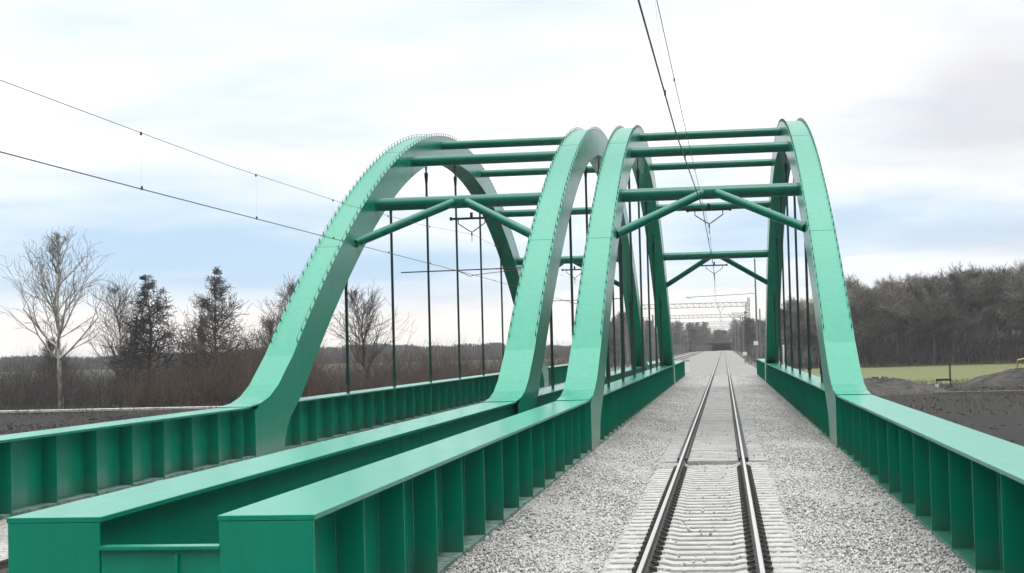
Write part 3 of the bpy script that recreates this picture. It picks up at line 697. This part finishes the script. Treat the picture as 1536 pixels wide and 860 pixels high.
woody = dict(r=.26, base=.34, limbs=3, lv=4, br=[0, 2, 2, 1, 0], ang=(.3, .9), up=.6, shape=lambda t: .22*(1-t)**.45+.075, elev=lambda t: .65+.4*t, wob=.05)
tree('birch_tree', (-79.3, 185, GZ), 20.4, 11, birch, BIRCH, PALETW, 'tall bare birch with a white trunk, leftmost of the large trees', rmin=.02)
tree('bare_tree', (-78, 203, GZ), 14.5, 5, bushy, BARKG, TWIGG, 'small thin bare tree just right of the white birch', rmin=.018)
tree('alder_tree', (-68.2, 185, GZ), 15.1, 21, alder, BARKD, TWIGD, 'dark cone shaped bare tree right of the birch', rmin=.026)
tree('alder_tree', (-59.9, 186, GZ), 15.6, 33, alder, BARKD, TWIGG, 'bare cone shaped tree nearer the left arch', rmin=.024)
tree('bare_tree', (-52.9, 190, GZ), 13.4, 8, bushy, BARKG, TWIGG, 'thin grey bare tree half hidden by the left arch', rmin=.018)
tree('bare_tree', (-42.5, 190, GZ), 12.6, 14, bushy, BARKG, TWIGG, 'bushy bare tree seen through the hangers of the left arch', rmin=.018)
for i, (x, y, h) in enumerate(((-73, 192, 9.5), (-64, 190, 9.8), (-56, 192, 9.5), (-86, 200, 8))):
    tree('bare_tree', (x, y, GZ), h, 50+i, bushy, BARKD if i % 2 else BARKG, TWIGG, ('small bare tree in the thicket between the birch and the dark tree', 'small bare tree between the two cone shaped trees', 'small bare tree right beside the cone shaped tree nearest the arch', 'small bare tree left of the white birch', 'small bare tree just behind the left arch in the thicket')[i], 'small trees in the left thicket', rmin=.018)
def brush(name, x0, x1, y0, y1, n, mat, label, h0, h1, tw):
    tuft_mass(name, n, lambda: (random.uniform(x0, x1), random.uniform(y0, y1), GZ), mat, label, 'thicket', h0, h1, tw, 4)
brush('thicket', -112, -58, 178, 215, 5200, BRUSHG, 'grey brown leafless thicket at the foot of the birch', 3.0, 8.2, .035)
brush('thicket', -68, -46, 176, 190, 2600, TWIGB, 'reddish brown leafless thicket left of the left arch', 3.4, 9.6, .035)
brush('thicket', -56, -20, 185, 235, 4200, bark('mid_brush', (.10, .078, .068), (.135, .105, .092)), 'brown leafless thicket seen through the left arch', 2.8, 8.2, .035)
# far wood on the flat horizon, left
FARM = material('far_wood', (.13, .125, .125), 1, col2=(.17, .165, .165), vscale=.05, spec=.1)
def far_wood(x0, x1, y, h, n, label):
    A = []; B = []
    for _ in range(n):
        x = random.uniform(x0, x1); yy = y+random.uniform(0, 40); hh = h*(.80+.10*math.sin(x*.021)+.07*math.sin(x*.09+1)+.05*math.sin(x*.37))*random.uniform(.55, 1.04)**.5; A.append((x, yy, GZ)); B.append((x+random.gauss(0, .8), yy, GZ+hh))
    V, F = sticks(A, B, .55, .16); tag(raw_mesh('far_wood', V, F, FARM), label, 'wood', kind='stuff')
far_wood(-620, -18, 900, 11.5, 16000, 'low grey wood along the flat horizon on the left')
# wood on the right: individual trees from six shapes
WT = []; PALEB = bark('pale_bark', (.24, .23, .215), (.34, .325, .30))
for k in range(6):
    t, tw = tree_data(19.0+1.0*(k % 3), 100+k, woody); r = empty('forest_tree', (0, 0, 0)); seg_mesh('trunk', t, PALEB, r, 4, .05, 1.1); seg_mesh('crown', tw, WOODM, r, 3, .032, 1.0); WT.append(r)
pos = []
for row in range(4):
    x = 14+row*1.3
    while x < 104:
        pos.append((x+random.uniform(-1.4, 1.4), 362+row*6.0+random.uniform(-2, 2))); x += random.uniform(3.6, 5.2)
used = set()
for i, (x, y) in enumerate(pos):
    k = i % 6
    if k in used: r = copy_tree(WT[k])
    else: r = WT[k]; used.add(k)
    f = min(1, max(0, (x-24)/45)); s_ = (.80+.085*f)*random.uniform(.93, 1.06)
    if x < 24: s_ *= .8
    r.location = (x, y, GZ-.1); r.rotation_euler = (0, 0, random.uniform(0, 6.28)); r.scale = (s_*1.05, s_*1.05, s_)
    tag(r, 'tall bare grey tree in the wood behind the green field on the right', 'tree', 'trees of the wood on the right')
brush('undergrowth', 12, 105, 356, 390, 9500, bark('under_brush', (.075, .071, .070), (.11, .105, .10)), 'dense dark leafless undergrowth at the foot of the wood on the right', 4.0, 15.0, .055)
# trees round the far end of the line
cs = dict(r=.22, base=.3, limbs=4, lv=3, br=[0, 2, 2, 1], ang=(.4, 1.0), up=.4, shape=lambda t: .22*(1-t)**.5+.06, elev=lambda t: .4+.4*t, wob=.05)
CT = []
for k in range(4):
    t, tw = tree_data(13, 200+k, cs); r = empty('distant_tree', (0, 0, 0)); seg_mesh('trunk', t, BARKD, r, 4, .06, 1.3); seg_mesh('crown', tw, WOODM, r, 3, .05, 1.1); CT.append(r)
used = set(); pos = []
for _ in range(46):
    y = random.uniform(340, 720); left = random.random() < .62
    x = random.uniform(-15-y*.03, -18-y*.018) if left else random.uniform(9, 14+y*.02); pos.append((x, y))
pos += [(-20, 700), (-15, 735), (11, 690), (9, 725), (15, 640), (-18, 650), (-14, 800), (-9, 806), (-4, 812), (1, 808), (6, 803), (-19, 795), (11, 800), (-2, 830), (-12, 835), (-24, 800), (15, 800), (19, 795)]
for i, (x, y) in enumerate(pos):
    k = i % 4
    if k in used: r = copy_tree(CT[k])
    else: r = CT[k]; used.add(k)
    s_ = random.uniform(.62, 1.05)*(1.05 if y > 790 else .8+.2*y/600)
    r.location = (x, y, -1.5 if y < 790 else -.5); r.rotation_euler = (0, 0, random.uniform(0, 6.28)); r.scale = (s_, s_, s_)
    tag(r, 'hazy bare tree beyond the bridge near the far end of the line', 'tree', 'trees at the far end of the line')
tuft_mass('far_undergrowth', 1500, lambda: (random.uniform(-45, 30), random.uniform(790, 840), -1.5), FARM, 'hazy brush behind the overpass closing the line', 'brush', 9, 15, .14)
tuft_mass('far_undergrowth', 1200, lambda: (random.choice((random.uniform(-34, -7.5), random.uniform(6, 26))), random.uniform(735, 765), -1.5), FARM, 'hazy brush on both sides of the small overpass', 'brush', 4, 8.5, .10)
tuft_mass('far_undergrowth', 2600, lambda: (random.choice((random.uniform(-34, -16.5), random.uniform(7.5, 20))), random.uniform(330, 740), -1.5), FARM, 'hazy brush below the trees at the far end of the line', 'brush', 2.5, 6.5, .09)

def clods():
    n = 9000; x = rng.uniform(9, 95, n); y = 60+rng.random(n)**.8*150; keep = (y > 90) | (x < 40); x, y = x[keep], y[keep]; n = len(x)
    x2 = rng.uniform(-110, -16, 16000); y2 = 70+rng.random(16000)*105; x = np.concatenate([x, x2]); y = np.concatenate([y, y2]); n = len(x)
    base = np.array([[1, 0, 0], [-1, 0, 0], [0, 1, 0], [0, -1, 0], [0, 0, 1], [0, 0, -1.]]); sz = rng.lognormal(-2.75, .5, (n, 1, 1))*rng.uniform(.5, 1.4, (n, 1, 3)); V = base[None]*sz+rng.normal(0, .02, (n, 6, 3))
    V = (V+np.stack([x, y, np.full(n, GZ)], -1)[:, None]).reshape(-1, 3); fb = np.array([[0, 2, 4], [2, 1, 4], [1, 3, 4], [3, 0, 4], [2, 0, 5], [1, 2, 5], [3, 1, 5], [0, 3, 5]])
    m = material('clod_earth', (.028, .027, .027), 1, col2=(.062, .060, .058), vscale=2.5, spec=.1)
    tag(raw_mesh('earth_clods', V, (fb[None]+(np.arange(n)*6)[:, None, None]).reshape(-1, 3), m), 'rough dark clods and stones scattered over the bare soil beside the bridges', 'clods', kind='stuff')
clods()
tuft_mass('dry_grass', 5000, lambda: random.choice(((random.uniform(10, 90), random.uniform(205, 214), GZ), (random.uniform(14, 80), random.uniform(345, 357), GZ), (random.uniform(9, 60), random.uniform(120, 205), GZ), (random.uniform(-100, -18), random.uniform(150, 180), GZ))), bark('dry_grass_stems', (.11, .10, .065), (.17, .15, .10)), 'dry grass tufts along the edges of the soil and the field', 'grass', .3, 1.1, .025, 2)
# ================================================================== RIGHT FIELD: mounds, post, small machine
def mound(x, y, rx, ry, h, label, seed, mat):
    R = np.random.default_rng(seed); n1_, n2_ = 90, 26; V = []
    for j in range(n2_):
        t = j/(n2_-1)
        for i in range(n1_):
            a = 2*math.pi*i/n1_; k = 1+.12*math.sin(3*a+seed)+.07*math.sin(5*a)+.03*math.sin(13*a+seed)
            V.append((x+rx*k*(1-t)*math.cos(a), y+ry*k*(1-t)*math.sin(a), GZ-.15+h*(1-(1-t)**2.2)*(1+.05*R.normal()+.10*math.sin(7*a+t*9+seed)*math.sin(t*7+3*a) if 0 < j < n2_-1 else 1)))
    F = [(j*n1_+i, j*n1_+(i+1) % n1_, (j+1)*n1_+(i+1) % n1_, (j+1)*n1_+i) for j in range(n2_-1) for i in range(n1_)]
    m = MB(); m.add(V, F, sm=False); return tag(m.build('earth_mound', mat), label, 'mound', 'earth mounds')
EARTH = material('dark_earth', (.05, .048, .046), 1, col2=(.085, .08, .075), vscale=.8, bump=.8, bscale=3, spec=.1)
mound(38, 198, 11, 5, 2.1, 'long dark heap of earth at the right edge in front of the green field', 3, EARTH)
mound(48, 200, 9, 5, 1.8, 'second dark heap of earth farthest right', 5, EARTH)
mound(17, 178, 7, 9, 1.7, 'low dark earth bank just right of the right arch foot', 8, EARTH)
r = empty('field_post', (29.5, 215, GZ)); tag(r, 'single dark upright post on the edge of the green field', 'post')
m = MB(); m.tube([(0, 0, 0), (.03, 0, 2.7)], [.13, .10], 8); m.build('stake', BARKD, r)
r = empty('barrier_frame', (26.3, 197, GZ)); tag(r, 'small dark low frame with white marks on the bare soil', 'barrier')
m = MB(); m.box(-.9, .9, -.1, .1, .75, 1.0); m.build('top_beam', DARKM, r)
for xx in (-.85, .75):
    m = MB(); m.box(xx, xx+.12, -.08, .08, 0, .75); m.build('leg', DARKM, r)
m = MB(); m.box(-1.05, -.65, -.35, -.15, 0, .35); m.build('white_block', WHITE, r, bevel=.03)
# small machine at the right edge
YEL = material('machine_ochre', (.30, .24, .10), .6)
r = empty('small_digger', (40.0, 207, GZ+.08), math.pi); r.scale = (1.35, 1.35, 1.35); tag(r, 'small ochre digger standing behind the earth heap at the right edge', 'digger')
m = MB(); m.box(-.9, -.35, -1.0, 1.0, 0, .5); m.box(.35, .9, -1.0, 1.0, 0, .5); m.build('track', BARKD, r, bevel=.1)
m = MB(); m.box(-.8, .8, -.7, .9, .52, 1.05); m.build('body', YEL, r, bevel=.08)
m = MB(); m.box(-.5, .3, -.6, .4, 1.06, 2.2); m.build('cab', YEL, r, bevel=.06)
m = MB(); m.tube([(.5, -.6, 1.0), (1.2, -.8, 2.3), (2.3, -.9, 2.0)], .12, 6); m.build('boom', YEL, r)
m = MB(); m.tube([(2.3, -.9, 2.0), (2.3, -.9, .9)], .09, 6); m.box(2.05, 2.55, -1.1, -.7, .5, .95); m.build('bucket_arm', YEL, r)
# ================================================================== HAZE
m = MB(); m.box(-700, 260, -60, 1010, -4.6, 40)
hm = bpy.data.materials.new('haze_air'); hm.use_nodes = True; nd = hm.node_tree.nodes; nd.clear(); o_ = nd.new('ShaderNodeOutputMaterial'); pv = nd.new('ShaderNodeVolumePrincipled')
pv.inputs['Color'].default_value = (.93, .95, 1, 1); pv.inputs['Density'].default_value = .00016; pv.inputs['Anisotropy'].default_value = .2
hm.node_tree.links.new(pv.outputs[0], o_.inputs['Volume'])
tag(m.build('haze', hm), 'thin pale air that fades the distance', 'haze', kind='stuff')
